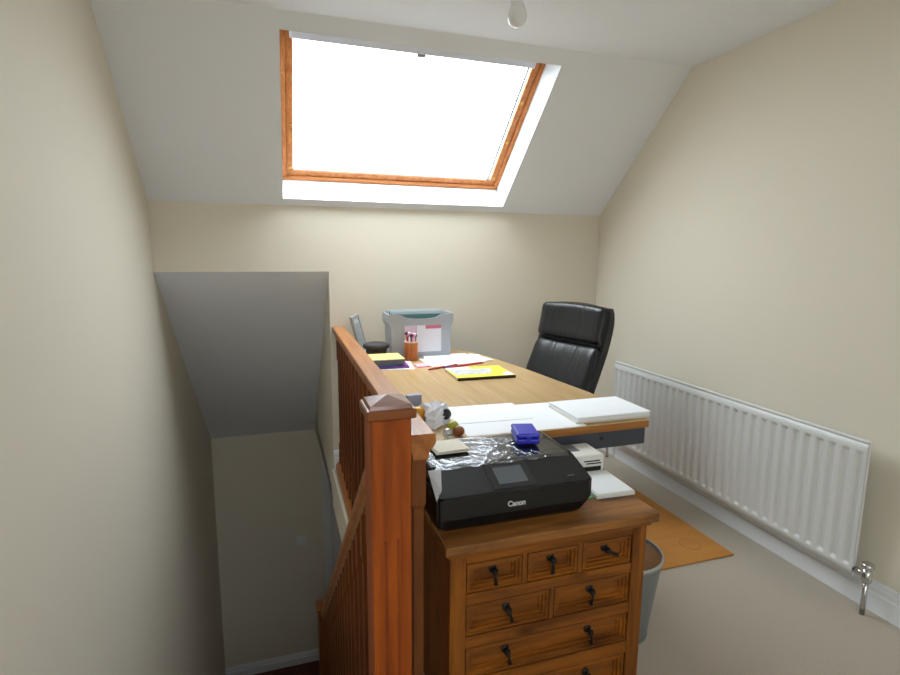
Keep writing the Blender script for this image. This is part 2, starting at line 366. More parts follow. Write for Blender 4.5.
# ------------------------------------------------------------------ balustrades
RX0, RX1, RZ = 0.274, 0.344, 0.862
bal = thing('landing_balustrade', 'orange wooden balustrade with square spindles between stairwell and desk', 'balustrade', (0.330, D-0.002, 0), -0.0113)
def rail_profile(w, h):
    hw = w/2
    half = [(hw*0.50, 0), (hw*0.54, h*0.22), (hw*0.66, h*0.36), (hw*0.86, h*0.48), (hw*0.98, h*0.60), (hw, h*0.72), (hw*0.97, h*0.92), (hw*0.88, h)]
    return half + [(-x, z) for x, z in reversed(half)]
YE = 1.165
obj('handrail', prism(B(), [(x, z+RZ-0.062) for x, z in rail_profile(0.074, 0.062)], 'Y', YE-D, -0.001), OAKY, bal)
obj('base_rail', prism(B(), [(-0.035, 0), (0.035, 0), (0.035, 0.028), (0.024, 0.048), (-0.024, 0.048), (-0.035, 0.028)], 'Y', YE-D, 0), OAKY, bal)
def spindle_bm(zb, zt, w=0.034, cham=True):
    """square spindle with chamfered middle"""
    bm = B(); hw = w/2; L = zt-zb
    lv = [(zb, hw, 0), (zb+L*0.16, hw, 0), (zb+L*0.18, hw*0.72, 1), (zt-L*0.18, hw*0.72, 1), (zt-L*0.16, hw, 0), (zt, hw, 0)]
    rings = [[bm.verts.new((sx*h_, sy*h_, z)) for sx, sy in ((-1, -1), (1, -1), (1, 1), (-1, 1))] for z, h_, _ in lv]
    for a, b in zip(rings, rings[1:]):
        for k in range(4): bm.faces.new((a[k], a[(k+1) % 4], b[(k+1) % 4], b[k]))
    bm.faces.new(rings[0][::-1]); bm.faces.new(rings[-1]); return bm
first = None; n_sp = 17
for i in range(n_sp):
    y = (1.20-D) + i*((3.06-1.20)/(n_sp-1))
    if first is None:
        first = obj('spindle', spindle_bm(0.048, RZ-0.062), SPINW, bal); first.location = (0, y, 0)
    else: share('spindle', first, bal, (0, y, 0))

st = thing('stair_balustrade', 'orange stair rail and newel posts descending beside the stairs', 'balustrade', (0.225, 1.145, 0))
def newel(z0, z1, capz, y, wood_m=OAKV):
    """post from z0 to z1 (square, stop chamfered) with a pyramid cap"""
    bm = B(); hw = 0.045
    box(bm, -hw, hw, y-hw, y+hw, z0, z1, 0.003)
    p = obj('newel_post', bm, wood_m, st)
    bm = B(); box(bm, -hw-0.010, hw+0.010, y-hw-0.010, y+hw+0.010, z1, z1+0.022, 0.003)
    q = hw+0.003; b = [bm.verts.new((sx*q, y+sy*q, z1+0.022)) for sx, sy in ((-1, -1), (1, -1), (1, 1), (-1, 1))]
    t2 = [bm.verts.new((sx*(q-0.003), y+sy*(q-0.003), z1+0.030)) for sx, sy in ((-1, -1), (1, -1), (1, 1), (-1, 1))]
    top = bm.verts.new((0, y, capz))
    for k in range(4):
        bm.faces.new((b[k], b[(k+1) % 4], t2[(k+1) % 4], t2[k])); bm.faces.new((t2[k], t2[(k+1) % 4], top))
    obj('newel_cap', bm, CAPW, p)
    return p
n1 = newel(-0.5, 0.926, 0.970, 0.0)
for x in (-0.014, 0.014):       # thin darker strips for stopped flutes, groove shade put into the colour
    bm = B(); box(bm, x-0.0035, x+0.0035, -0.0462, -0.044, 0.0, 0.645, 0.0009); obj('flute', bm, wood('shaded_flute_wood', (112, 44, 10), (150, 70, 20), 'Z', 42, 16, 0.4), n1)
newel(ZH+0.001, -1.095, -1.055, 2.255, SPINW)  # lower newel takes the browner wood, stairwell shade put into its colour
k = -0.894; y0, y1 = 0.045, 2.21
def hz(y): return 0.522 + k*((y+1.145)-1.503)
hb = B(); pr = rail_profile(0.062, 0.055)
A = [hb.verts.new((x, y0, hz(y0)-0.0275+z*1.2)) for x, z in pr]; Bv = [hb.verts.new((x, y1, hz(y1)-0.0275+z*1.2)) for x, z in pr]
hb.faces.new(A); hb.faces.new(Bv[::-1])
for i in range(len(pr)): hb.faces.new((A[i], Bv[i], Bv[(i+1) % len(pr)], A[(i+1) % len(pr)]))
obj('handrail', hb, OAKY, st)
def pz(y): return -0.894*((y+1.145)-1.05)
obj('string', prism(B(), [(y0, pz(y0)+0.05), (y1, pz(y1)+0.05), (y1, pz(y1)-0.22), (y0, pz(y0)-0.22)], 'X', -0.018, 0.018), OAKY, st)
src = None; y = y0+0.075
while y < y1-0.05:
    zb, zt = pz(y)+0.03, hz(y)-0.012
    if src is None: src = obj('spindle', spindle_bm(0, zt-zb, 0.032), SPINW, st); src.location = (0, y, zb)
    else: share('spindle', src, st, (0, y, zb))
    y += 0.112

# ------------------------------------------------------------------ radiator
rd = thing('radiator', 'long white ribbed panel radiator on the right wall', 'radiator', (XR, 2.756, 0))
Y0r, Y1r, Zb, Zt = 1.259-2.756, 0.0, 0.122, 0.634
bm = B(); NP = 30; per = 12
ny = NP*per; pitch = (Y1r-Y0r)/NP
zs = [0.0, 0.014, 0.018, 0.060, 0.066, 0.076, 0.088, 0.10, 0.5, 0.89, 0.902, 0.914, 0.924, 0.93, 0.978, 0.984, 1.0]
def chan(s):
    d = abs(((s) % 1.0)-0.5)*2     # 0 at the channel centre, 1 between
    return 1 - min(1, max(0, (d-0.28)/0.36))**1 if True else 0
def env(z):
    if z < 0.066 or z > 0.924: return 0.0
    return min(1, (z-0.066)/0.020, (0.924-z)/0.020)
G = []
for i in range(ny+1):
    yy = Y0r + (Y1r-Y0r)*i/ny; s = i/per; c = chan(s) if 0.25 < s < NP-0.25 else 0
    c = c*c*(3-2*c)
    row = []
    for z in zs:
        x = -0.077 + 0.0095*c*env(z)
        if z < 0.016 or z > 0.980: x += 0.006
        row.append(bm.verts.new((x, yy, Zb+(Zt-Zb)*z)))
    G.append(row)
for i in range(ny):
    for j in range(len(zs)-1):
        f = bm.faces.new((G[i][j], G[i+1][j], G[i+1][j+1], G[i][j+1])); f.smooth = 0 < j < len(zs)-2
obj('front_panel', bm, RADW, rd)
bm = B(); box(bm, -0.066, -0.060, Y0r+0.004, Y1r-0.004, Zb+0.004, Zt-0.004, 0.002); obj('back_sheet', bm, RADW, rd)
for ye in (Y0r-0.001, Y1r-0.003): obj('end_cap', box(B(), -0.0735, -0.060, ye, ye+0.004, Zb, Zt, 0.001), RADW, rd)
bm = B(); box(bm, -0.0765, -0.060, Y0r-0.002, Y1r+0.002, Zt-0.006, Zt+0.004, 0.003, 2); obj('top_rim', bm, RADW, rd)
for yb in (Y0r+0.2, Y1r-0.2):
    bm = B(); box(bm, -0.060, -0.0012, yb-0.02, yb+0.02, Zb+0.05, Zt-0.05); obj('bracket', bm, RADW, rd)
def valve(yv, sg):
    v = B(); tube(v, [(-0.066, yv-sg*0.045, Zb+0.03), (-0.066, yv, Zb+0.03)], [0.011, 0.013], 10)
    tube(v, [(-0.066, yv, Zb+0.004), (-0.066, yv, Zb+0.012), (-0.066, yv, Zb+0.055)], [0.014, 0.017, 0.016], 12)
    v = obj('valve', v, CHROME, rd)
    c = B(); tube(c, [(-0.066, yv, Zb+0.055), (-0.066, yv, Zb+0.062), (-0.066, yv, Zb+0.076)], [0.016, 0.021, 0.019], 12); obj('valve_cap', c, CHROME, v)
    p = B(); tube(p, [(-0.066, yv, 0.0), (-0.066, yv, Zb+0.006)], 0.0085, 10); obj('pipe', p, CHROME, rd)
valve(Y0r-0.045, -1); valve(Y1r+0.045, 1)

# ------------------------------------------------------------------ pendant bulb
pb = at(517, 27, 1.90)
pend = thing('pendant_bulb', 'bare frosted bulb hanging from the flat ceiling', 'bulb', (pb.x, pb.y, 1.90))
lathe_p = [(0.0001, 0), (0.013, 0.001), (0.0225, 0.007), (0.029, 0.018), (0.0305, 0.030), (0.0285, 0.043), (0.0225, 0.056), (0.018, 0.066)]
bulb_m = bpy.data.materials.new('frosted_bulb_glass'); bulb_m.use_nodes = True
bb = bulb_m.node_tree.nodes['Principled BSDF']; bb.inputs['Base Color'].default_value = (0.86, 0.86, 0.85, 1); bb.inputs['Roughness'].default_value = 0.12
bb.inputs['Transmission Weight'].default_value = 0.0; bb.inputs['Subsurface Weight'].default_value = 0.6; bb.inputs['Subsurface Radius'].default_value = (0.03, 0.03, 0.03)
obj('bulb_glass', lathe(B(), [(r*0.86, z*0.92) for r, z in lathe_p], 28), bulb_m, pend)
obj('lamp_holder', lathe(B(), [(0.0, 0.056), (0.0165, 0.056), (0.0185, 0.060), (0.0185, 0.085), (0.016, 0.095), (0.0145, 0.135), (0.006, 0.155), (0.0, 0.156)], 24), GLOSSW, pend)
c = B(); tube(c, [(0, 0, 0.15), (0.001, 0, 0.22), (0, 0, ZC-1.90-0.02)], 0.003, 8); obj('flex', c, GLOSSW, pend)
obj('ceiling_rose', lathe(B(), [(0, ZC-1.90-0.028), (0.012, ZC-1.90-0.028), (0.036, ZC-1.90-0.012), (0.04, ZC-1.90), (0, ZC-1.90)], 24), GLOSSW, pend)

# ------------------------------------------------------------------ desk
DZ = 0.715
def dp(u, v): return at(u, v, DZ)
desk = thing('desk', 'pale oak office desk with dark grey metal frame', 'desk', (0.78, 2.2, 0))
DO = Vector((0.78, 2.2, 0))
fr = dp(650, 420)
edge = [Vector((0.362, fr.y)), Vector((fr.x-0.004, fr.y)), Vector((fr.x, fr.y+0.006))]
for q in ((590, 392.5), (560, 381.5), (529, 370), (508, 363), (490, 357)): edge.append(dp(*q).xy)
edge += [Vector((1.07, 2.90)), Vector((1.00, 2.985)), Vector((0.9, 3.03)), Vector((0.80, 3.05)), Vector((0.362, 3.05))]
bm = B(); prism(bm, [(p.x-DO.x, p.y-DO.y) for p in edge], 'Z', DZ-0.025, DZ)
bm.normal_update()
for f in bm.faces: f.material_index = 0 if abs(f.normal.z) > 0.5 else 1
obj('desktop', bm, [DESKTOP, DESKEDGE], desk)
FY = fr.y
def dbox(name, x0, x1, y0, y1, z0, z1, m=DESKMET, bev=0.003, parent=desk):
    return obj(name, box(B(), x0-DO.x, x1-DO.x, y0-DO.y, y1-DO.y, z0, z1, bev), m, parent)
fb = dbox('front_beam', 0.40, fr.x-0.008, FY+0.010, FY+0.050, DZ-0.088, DZ-0.025)
bm = B(); px = at(596, 433, DZ-0.05); tube(bm, [(px.x-DO.x-0.012, FY+0.011-DO.y, DZ-0.052), (px.x-DO.x-0.012, FY+0.0085-DO.y, DZ-0.052)], 0.007, 12); obj('bolt', bm, BLACKP, fb)
dbox('side_beam', 0.40, 0.43, FY+0.055, 2.98, DZ-0.075, DZ-0.025)
dbox('side_beam', 1.0, 1.03, FY+0.055, 2.86, DZ-0.075, DZ-0.025)
for yy in (FY+0.07, 2.86):
    lg = dbox('leg', 0.66, 0.935, yy, yy+0.05, 0.03, DZ-0.075)
    dbox('foot', 0.42, 1.06, yy-0.008, yy+0.058, 0.0, 0.03)
    if yy < 2: dbox('cable_port', 0.84, 0.90, yy-0.002, yy, DZ-0.125, DZ-0.10, BLACKP, 0.0, lg)

# ------------------------------------------------------------------ floor mat, bin
MATM = wood('tan_chair_mat_board', (180, 120, 54), (196, 134, 66), 'X', 16, 5, 0.6, bump=0.02)
m0, m1 = at(733, 553, 0.008), at(659, 573, 0.008)
mt = thing('chair_mat', 'flat tan board mat lying on the carpet beside the radiator', 'mat', (1.45, 2.2, 0))
obj('board', box(B(), 1.075-1.45, m0.x-1.45, 1.655-2.2, 2.86-2.2, 0.0, 0.008, 0.002), MATM, mt)
rc = at(690, 544, 0.008)
ring = B(); tube(ring, [(rc.x-1.45+0.045*math.cos(a), rc.y-2.2+0.045*math.sin(a), 0.0078) for a in [2*PI*i/32 for i in range(33)]], 0.0022, 6, False)
obj('ring_mark', ring, wood('mat_ring_wood', (160, 108, 50), (178, 124, 64), 'X', 16, 5, 0.6), mt)

bn = thing('waste_bin', 'silver mesh waste paper bin beside the pine chest', 'bin', (1.082, 1.420, 0))
meshm = bpy.data.materials.new('silver_wire_mesh'); meshm.use_nodes = True; nt = meshm.node_tree
pb_ = nt.nodes['Principled BSDF']; pb_.inputs['Base Color'].default_value = lin((150, 156, 160)); pb_.inputs['Metallic'].default_value = 0.6; pb_.inputs['Roughness'].default_value = 0.45
tr = nt.nodes.new('ShaderNodeBsdfTransparent'); mx = nt.nodes.new('ShaderNodeMixShader'); mx.inputs['Fac'].default_value = 0.68
nt.links.new(tr.outputs[0], mx.inputs[1]); nt.links.new(pb_.outputs[0], mx.inputs[2]); nt.links.new(mx.outputs[0], nt.nodes['Material Output'].inputs['Surface'])
obj('mesh_wall', lathe(B(), [(0.096, 0.012), (0.13, 0.283)], 40), meshm, bn)
obj('rim', lathe(B(), [(0.127, 0.280), (0.133, 0.280), (0.135, 0.286), (0.133, 0.292), (0.127, 0.292), (0.125, 0.286), (0.127, 0.280)], 40), mat('satin_steel_rim', (190, 194, 198), 0.3, 0.8), bn)
obj('base', lathe(B(), [(0, 0), (0.094, 0), (0.098, 0.004), (0.098, 0.016), (0.094, 0.016), (0.094, 0.008), (0, 0.008)], 40), mat('satin_steel_base', (120, 124, 128), 0.4, 0.7), bn)

# ------------------------------------------------------------------ chest of drawers
CZ = 0.60; CX0, CX1, CY0, CY1 = 0.352, 0.955, 1.10, 1.465
cb = Vector(((CX0+CX1)/2, (CY0+CY1)/2, 0))
chest = thing('chest_of_drawers', 'rustic pine chest of drawers with black iron pulls', 'chest', cb)
def cbx(name, x0, x1, y0, y1, z0, z1, m, parent=chest, bev=0.002):
    return obj(name, box(B(), x0-cb.x, x1-cb.x, y0-cb.y, y1-cb.y, z0, z1, bev, 2), m, parent)
cbx('top', CX0, CX1, CY0, CY1, CZ-0.026, CZ, PINETOP, bev=0.005)
X0, X1, YF, YB = CX0+0.018, CX1-0.022, CY0+0.024, CY1-0.015
cbx('moulding', X0-0.008, X1+0.008, YF-0.010, YF+0.02, CZ-0.040, CZ-0.026, PINEX, bev=0.004)
for x0 in (X0, X1-0.042): cbx('post', x0, x0+0.042, YF, YF+0.03, 0, CZ-0.026, PINEZ)
for x0 in (X0+0.004, X1-0.022): cbx('side_panel', x0, x0+0.018, YF+0.03, YB, 0.04, CZ-0.026, PINEY)
cbx('back_panel', X0+0.01, X1-0.01, YB-0.012, YB, 0.04, CZ-0.026, PINEY)
xi0, xi1 = X0+0.042, X1-0.042
rows = [(0.452, 0.534, 3), (0.335, 0.423, 2), (0.215, 0.304, 1), (0.075, 0.178, 1)]
zr = CZ-0.026
for z0, z1, n in rows:
    cbx('rail', xi0, xi1, YF+0.002, YF+0.028, z1, zr, PINEX); zr = z0
    if n > 1:
        for k in range(1, n):
            xm = xi0+(xi1-xi0)*k/n; cbx('divider', xm-0.007, xm+0.007, YF+0.004, YF+0.028, z0, z1, PINEZ)
    for k in range(n):
        a = xi0+(xi1-xi0)*k/n + (0.009 if k else 0.003); b = xi0+(xi1-xi0)*(k+1)/n - (0.009 if k < n-1 else 0.003)
        # drawer front: raised border, bevelled steps down to a flat panel
        bm = B(); zz0, zz1 = z0+0.003, z1-0.003
        steps = [(0, YF+0.030), (0, YF+0.005), (0.006, YF+0.004), (0.009, YF+0.010), (0.014, YF+0.010), (0.016, YF+0.016), (0.021, YF+0.016), (0.023, YF+0.021)]
        prev = None
        for ins, yy in steps:
            r_ = [bm.verts.new((x-cb.x, yy-cb.y, z)) for x, z in ((a+ins, zz0+ins), (b-ins, zz0+ins), (b-ins, zz1-ins), (a+ins, zz1-ins))]
            if prev:
                for q in range(4): bm.faces.new((prev[q], prev[(q+1) % 4], r_[(q+1) % 4], r_[q]))
            prev = r_
        bm.faces.new(prev)
        dw = obj('drawer', bm, PINEX, chest)
        for hx in ([(a+b)/2] if n > 1 else [a+(b-a)*0.24, a+(b-a)*0.76]):
            hzv = (z0+z1)/2+0.008; bm = B()
            lathe_pts = [(0.0, 0), (0.011, 0), (0.011, 0.003), (0.006, 0.006), (0.005, 0.014), (0.009, 0.018), (0.007, 0.023), (0.0, 0.024)]
            n_ = 10; rings = []
            for r__, d__ in lathe_pts:
                rings.append([bm.verts.new((hx-cb.x+r__*math.cos(2*PI*q/n_), YF+0.021-cb.y-d__, hzv+r__*math.sin(2*PI*q/n_))) for q in range(n_)] if r__ else
                             [bm.verts.new((hx-cb.x, YF+0.021-cb.y-d__, hzv))])
            for A_, B_ in zip(rings, rings[1:]):
                for q in range(n_):
                    u = []
                    for vtx in (A_[q % len(A_)], A_[(q+1) % len(A_)], B_[(q+1) % len(B_)], B_[q % len(B_)]):
                        if vtx not in u: u.append(vtx)
                    if len(u) > 2: bm.faces.new(u)
            ang = random.uniform(-0.15, 0.55) if not (n == 3 and k == 2) else 1.05
            dx, dz = math.sin(ang)*0.034, -math.cos(ang)*0.034
            yp = YF+0.021-cb.y-0.018
            tube(bm, [(hx-cb.x, yp, hzv), (hx-cb.x+dx*0.5, yp-0.004, hzv+dz*0.5), (hx-cb.x+dx, yp-0.002, hzv+dz)], [0.0045, 0.0035, 0.0055], 7)
            obj('pull', bm, IRON, dw)
cbx('rail', xi0, xi1, YF+0.002, YF+0.028, 0.03, zr, PINEX)

# ------------------------------------------------------------------ black printer
PX0, PX1, PYF, PYB, PH = 0.354, 0.788, 1.166, 1.462, 0.135
pr_ = thing('printer', 'black inkjet printer on the pine chest, lid wrapped in film', 'printer', ((PX0+PX1)/2, (PYF+PYB)/2, CZ))
po = Vector(pr_.location); W2 = (PX1-PX0)/2; D2_ = (PYB-PYF)/2
# body: a hull with lower corner chamfers and a sloping control panel
def hull(name, rings, m, parent, loc=(0, 0, 0)):
    bm = B(); R_ = [[bm.verts.new(p) for p in r] for r in rings]; n = len(R_[0])
    for a, b in zip(R_, R_[1:]):
        for k in range(n): bm.faces.new((a[k], a[(k+1) % n], b[(k+1) % n], b[k]))
    bm.faces.new(R_[0][::-1]); bm.faces.new(R_[-1])
    return obj(name, bm, m, parent)
def rr(x0, x1, y0, y1, z, c=0.02, n=4):
    out = []
    for cx, cy, a0_ in ((x1-c, y1-c, 0), (x0+c, y1-c, PI/2), (x0+c, y0+c, PI), (x1-c, y0+c, 1.5*PI)):
        for i in range(n+1):
            a = a0_+PI/2*i/n; out.append((cx+c*math.cos(a), cy+c*math.sin(a), z))
    return out
body = hull('body', [rr(-W2+0.012, W2-0.04, -D2_+0.012, D2_-0.004, 0.0, 0.012), rr(-W2+0.002, W2-0.028, -D2_+0.003, D2_-0.002, 0.010, 0.016),
                     rr(-W2, W2-0.010, -D2_, D2_, 0.030, 0.018), rr(-W2, W2, -D2_, D2_, 0.045, 0.018),
                     rr(-W2, W2, -D2_, D2_, 0.085, 0.018), rr(-W2+0.004, W2-0.004, -D2_+0.006, D2_, 0.089, 0.016)], BLACKG, pr_)
# sloped control panel wedge and lid
ys = -D2_+0.006; yl = -D2_+0.098
cpan = B()
pts3 = [(-W2+0.004, ys, 0.089), (W2-0.004, ys, 0.089), (W2-0.012, yl, 0.128), (-W2+0.012, yl, 0.128), (-W2+0.004, yl, 0.089), (W2-0.004, yl, 0.089)]
v = [cpan.verts.new(p) for p in pts3]
for q in ((0, 1, 2, 3), (0, 3, 4), (1, 5, 2), (3, 2, 5, 4), (0, 4, 5, 1)): cpan.faces.new([v[i] for i in q])
cp = obj('control_panel', cpan, BLACKP, pr_)
lid = obj('scanner_lid', box(B(), -W2+0.004, W2-0.010, yl+0.002, D2_-0.002, 0.089, PH-0.004, 0.006, 2), BLACKG, pr_)
def on_slope(x, s, lift=0.001):
    """point on the control panel, s 0 at the front edge"""
    yy = ys+(yl-ys)*s; zz = 0.089+0.039*s
    return (x, yy-0.38*lift, zz+0.92*lift)
def slope_quad(name, x0, x1, s0, s1, m, lift, parent):
    bm = B(); a = [bm.verts.new(on_slope(x, s, lift)) for x, s in ((x0, s0), (x1, s0), (x1, s1), (x0, s1))]
    b = [bm.verts.new(on_slope(x, s, -0.001)) for x, s in ((x0, s0), (x1, s0), (x1, s1), (x0, s1))]
    bm.faces.new(a)
    for k in range(4): bm.faces.new((a[k], b[k], b[(k+1) % 4], a[(k+1) % 4]))
    return obj(name, bm, m, parent)
sc = slope_quad('screen_surround', -0.068, 0.052, 0.06, 0.94, mat('dark_screen_surround', (40, 41, 44), 0.3), 0.0015, cp)
slope_quad('screen', -0.048, 0.034, 0.20, 0.78, mat('unlit_grey_screen', (96, 100, 106), 0.2), 0.0022, cp)
slope_quad('power_button', 0.15, 0.168, 0.18, 0.23, mat('grey_button', (90, 92, 96), 0.4), 0.0016, cp)
seam = obj('tray_seam', box(B(), -W2+0.03, W2-0.04, -D2_-0.0006, -D2_+0.002, 0.0335, 0.0350), BLACKP, body)
tx = bpy.data.curves.new('logo_text', 'FONT'); tx.body = 'Canon'; tx.size = 0.0195; tx.align_x = 'CENTER'; tx.extrude = 0.0006; tx.offset = 0.0006; tx.space_character = 0.95
to = bpy.data.objects.new('logo_curve', tx); COL.objects.link(to)
bpy.context.view_layer.update()
me = bpy.data.meshes.new_from_object(to.evaluated_get(bpy.context.evaluated_depsgraph_get()))
bpy.data.objects.remove(to)
lg = bpy.data.objects.new('logo', me); COL.objects.link(lg); me.materials.clear(); me.materials.append(mat('silver_logo', (205, 206, 208), 0.4))
lg.parent = body; lg.location = (-0.010, -D2_-0.0008, 0.048); lg.rotation_euler = (PI/2, 0, 0); lg['label'] = 'silver lettering Canon'

# crinkled film over the lid
film_m = bpy.data.materials.new('crinkled_clear_film'); film_m.use_nodes = True; nt = film_m.node_tree
nt.nodes.remove(nt.nodes['Principled BSDF'])
g = nt.nodes.new('ShaderNodeBsdfGlossy'); g.inputs['Roughness'].default_value = 0.19; g.inputs['Color'].default_value = (0.9, 0.92, 0.95, 1)
t = nt.nodes.new('ShaderNodeBsdfTransparent'); mx = nt.nodes.new('ShaderNodeMixShader'); mx.inputs['Fac'].default_value = 0.13
tc = nt.nodes.new('ShaderNodeTexCoord'); no = nt.nodes.new('ShaderNodeTexNoise'); no.inputs['Scale'].default_value = 22; no.inputs['Detail'].default_value = 5; no.inputs['Distortion'].default_value = 1.2
bp = nt.nodes.new('ShaderNodeBump'); bp.inputs['Strength'].default_value = 0.45; bp.inputs['Distance'].default_value = 0.006
nt.links.new(tc.outputs['Object'], no.inputs['Vector']); nt.links.new(no.outputs['Fac'], bp.inputs['Height']); nt.links.new(bp.outputs['Normal'], g.inputs['Normal'])
nt.links.new(t.outputs[0], mx.inputs[1]); nt.links.new(g.outputs[0], mx.inputs[2]); nt.links.new(mx.outputs[0], nt.nodes['Material Output'].inputs['Surface'])
film = B(); nx, ny_ = 110, 66; fx0_, fx1_, fy0_, fy1_ = -W2-0.004, W2-0.030, yl-0.012, D2_-0.004
rng = np.random.RandomState(3)
creases = [(rng.rand()*6.28, rng.rand(), rng.rand(), 0.002+0.003*rng.rand()) for _ in range(26)]
gv = []
for i in range(nx+1):
    row = []
    for j in range(ny_+1):
        a, b = i/nx, j/ny_
        z = PH - 0.0025
        for (th, ca, cb_, h_) in creases:
            d = (a-ca)*math.cos(th)*1.6 + (b-cb_)*math.sin(th); l = -(a-ca)*math.sin(th)*1.6 + (b-cb_)*math.cos(th)
            z += h_*math.exp(-(d/0.013)**2)*math.exp(-(l/0.45)**2)
        x = fx0_+(fx1_-fx0_)*a + 0.004*math.sin(b*17); y = fy0_+(fy1_-fy0_)*b + 0.003*math.sin(a*31)
        e = min(a, 1-a)*nx
        if b < 0.09: z -= (0.09-b)*0.05
        if a < 0.05: z -= (0.05-a)*0.5
        row.append(film.verts.new((x, y, z)))
    gv.append(row)
for i in range(nx):
    for j in range(ny_): film.faces.new((gv[i][j], gv[i+1][j], gv[i+1][j+1], gv[i][j+1])).smooth = True
# loose film tail at the front left corner, its bright reflection mixed in as white
tail = [(-W2-0.004, yl-0.010, PH-0.006), (-W2+0.030, yl-0.013, PH-0.004), (-W2+0.014, ys+0.020, 0.100), (-W2-0.0035, ys+0.004, 0.080)]
tail_o = B(); tv = [tail_o.verts.new((x, y-0.002, z+0.002)) for x, y, z in tail]; tail_o.faces.new(tv)
flm = tag(obj('protective_film', film, film_m, None, po), 'crinkled clear plastic film lying over the printer lid', 'film')
obj('loose_corner', tail_o, clear('white_sheen_film_corner', (255, 255, 255), 0.35, 0.25, 0.55), flm)

# small things on the printer
q = at(448, 446, CZ+PH+0.008)
nb = thing('folded_napkin', 'cream folded paper slip on the left of the printer lid', 'paper', (q.x, q.y, CZ+PH+0.003), 0.03)
def sheet(bm, w, d, th, bow=0.0, n=6, z0=0.0):
    top = [[bm.verts.new((-w/2+w*i/n, -d/2+d*j/n, z0+th+bow*math.sin(PI*i/n)*math.sin(PI*j/n))) for j in range(n+1)] for i in range(n+1)]
    bot = [[bm.verts.new((-w/2+w*i/n, -d/2+d*j/n, z0+0.6*bow*math.sin(PI*i/n)*math.sin(PI*j/n))) for j in range(n+1)] for i in range(n+1)]
    for i in range(n):
        for j in range(n):
            bm.faces.new((top[i][j], top[i+1][j], top[i+1][j+1], top[i][j+1])); bm.faces.new((bot[i][j], bot[i][j+1], bot[i+1][j+1], bot[i+1][j]))
    for i in range(n):
        bm.faces.new((bot[i][0], bot[i+1][0], top[i+1][0], top[i][0])); bm.faces.new((top[i][n], top[i+1][n], bot[i+1][n], bot[i][n]))
        bm.faces.new((top[0][i], top[0][i+1], bot[0][i+1], bot[0][i])); bm.faces.new((bot[n][i], bot[n][i+1], top[n][i+1], top[n][i]))
    return bm
obj('lower_fold', sheet(B(), 0.098, 0.09, 0.003, 0.002), PAPERC, nb)
bm = sheet(B(), 0.094, 0.086, 0.002, 0.003, z0=0.0052); obj('upper_fold', bm, PAPERC, nb).rotation_euler = (0, 0, 0.06)
q = at(524, 441, CZ+PH+0.004)
bx_ = thing('blue_case', 'small bright blue plastic case on the printer lid', 'case', (q.x+0.012, q.y+0.02, CZ+PH+0.003), -0.25)
BLUE = mat('bright_blue_plastic', (38, 40, 190), 0.35)
obj('shell', box(B(), -0.034, 0.034, -0.052, 0.052, 0, 0.017, 0.006, 3), BLUE, bx_)
obj('lid', box(B(), -0.034, 0.034, -0.052, 0.052, 0.018, 0.032, 0.006, 3), BLUE, bx_)
obj('clasp', box(B(), -0.008, 0.008, -0.055, -0.051, 0.010, 0.024, 0.001), BLUE, bx_)

# ------------------------------------------------------------------ compact photo printer and tray on the chest
WP = mat('warm_white_plastic', (228, 226, 218), 0.4)
cpz = CZ
sp = thing('photo_printer', 'small white photo printer at the back of the pine chest', 'printer', (0.902, 1.432, cpz), -0.04)
bd = obj('body', box(B(), -0.062, 0.062, -0.055, 0.058, 0, 0.062, 0.007, 3), WP, sp)
obj('screen_panel', box(B(), -0.056, 0.0, -0.01, 0.05, 0.0615, 0.0632, 0.0005), mat('grey_panel', (120, 120, 122), 0.35), bd)
obj('card_slot', box(B(), -0.01, 0.045, -0.0558, -0.054, 0.042, 0.046), BLACKP, bd)
obj('card_slot', box(B(), -0.002, 0.05, -0.0558, -0.054, 0.034, 0.038), BLACKP, bd)
obj('paper_slot', box(B(), -0.02, 0.05, -0.0558, -0.052, 0.012, 0.026), BLACKP, bd)
pc = thing('paper_cassette', 'flat white paper tray in front of the small photo printer', 'tray', (0.898, 1.286, cpz), -0.04)
obj('tray', box(B(), -0.062, 0.062, -0.072, 0.084, 0.0, 0.013, 0.003, 2), WP, pc)
obj('cover', box(B(), -0.058, 0.058, -0.070, 0.080, 0.0132, 0.016, 0.001), mat('frosted_white_cover', (236, 238, 238), 0.35), pc)
tag(obj('green_card', box(B(), -0.009, 0.009, -0.03, 0.03, 0, 0.002), mat('green_card', (70, 170, 90), 0.5), None, (0.823, 1.262, cpz)), 'tiny green card edge beside the white paper tray', 'card')

# ------------------------------------------------------------------ office chair
ch = thing('office_chair', 'black leather high-backed office chair behind the desk', 'chair', (1.178, 2.386, 0.008), 0)
LEA = bpy.data.materials.new('black_leather'); LEA.use_nodes = True; nt = LEA.node_tree; b = nt.nodes['Principled BSDF']
b.inputs['Base Color'].default_value = lin((20, 21, 23)); b.inputs['Roughness'].default_value = 0.33
tc = nt.nodes.new('ShaderNodeTexCoord'); mp = nt.nodes.new('ShaderNodeMapping'); mp.inputs['Scale'].default_value = (3, 22, 2.2)
no = nt.nodes.new('ShaderNodeTexNoise'); no.inputs['Scale'].default_value = 1.0; no.inputs['Detail'].default_value = 3; no.inputs['Distortion'].default_value = 0.8
n2 = nt.nodes.new('ShaderNodeTexNoise'); n2.inputs['Scale'].default_value = 300
b1_ = nt.nodes.new('ShaderNodeBump'); b1_.inputs['Strength'].default_value = 0.5; b1_.inputs['Distance'].default_value = 0.012
b2_ = nt.nodes.new('ShaderNodeBump'); b2_.inputs['Strength'].default_value = 0.15; b2_.inputs['Distance'].default_value = 0.002
nt.links.new(tc.outputs['Object'], mp.inputs['Vector']); nt.links.new(mp.outputs[0], no.inputs['Vector']); nt.links.new(tc.outputs['Object'], n2.inputs['Vector'])
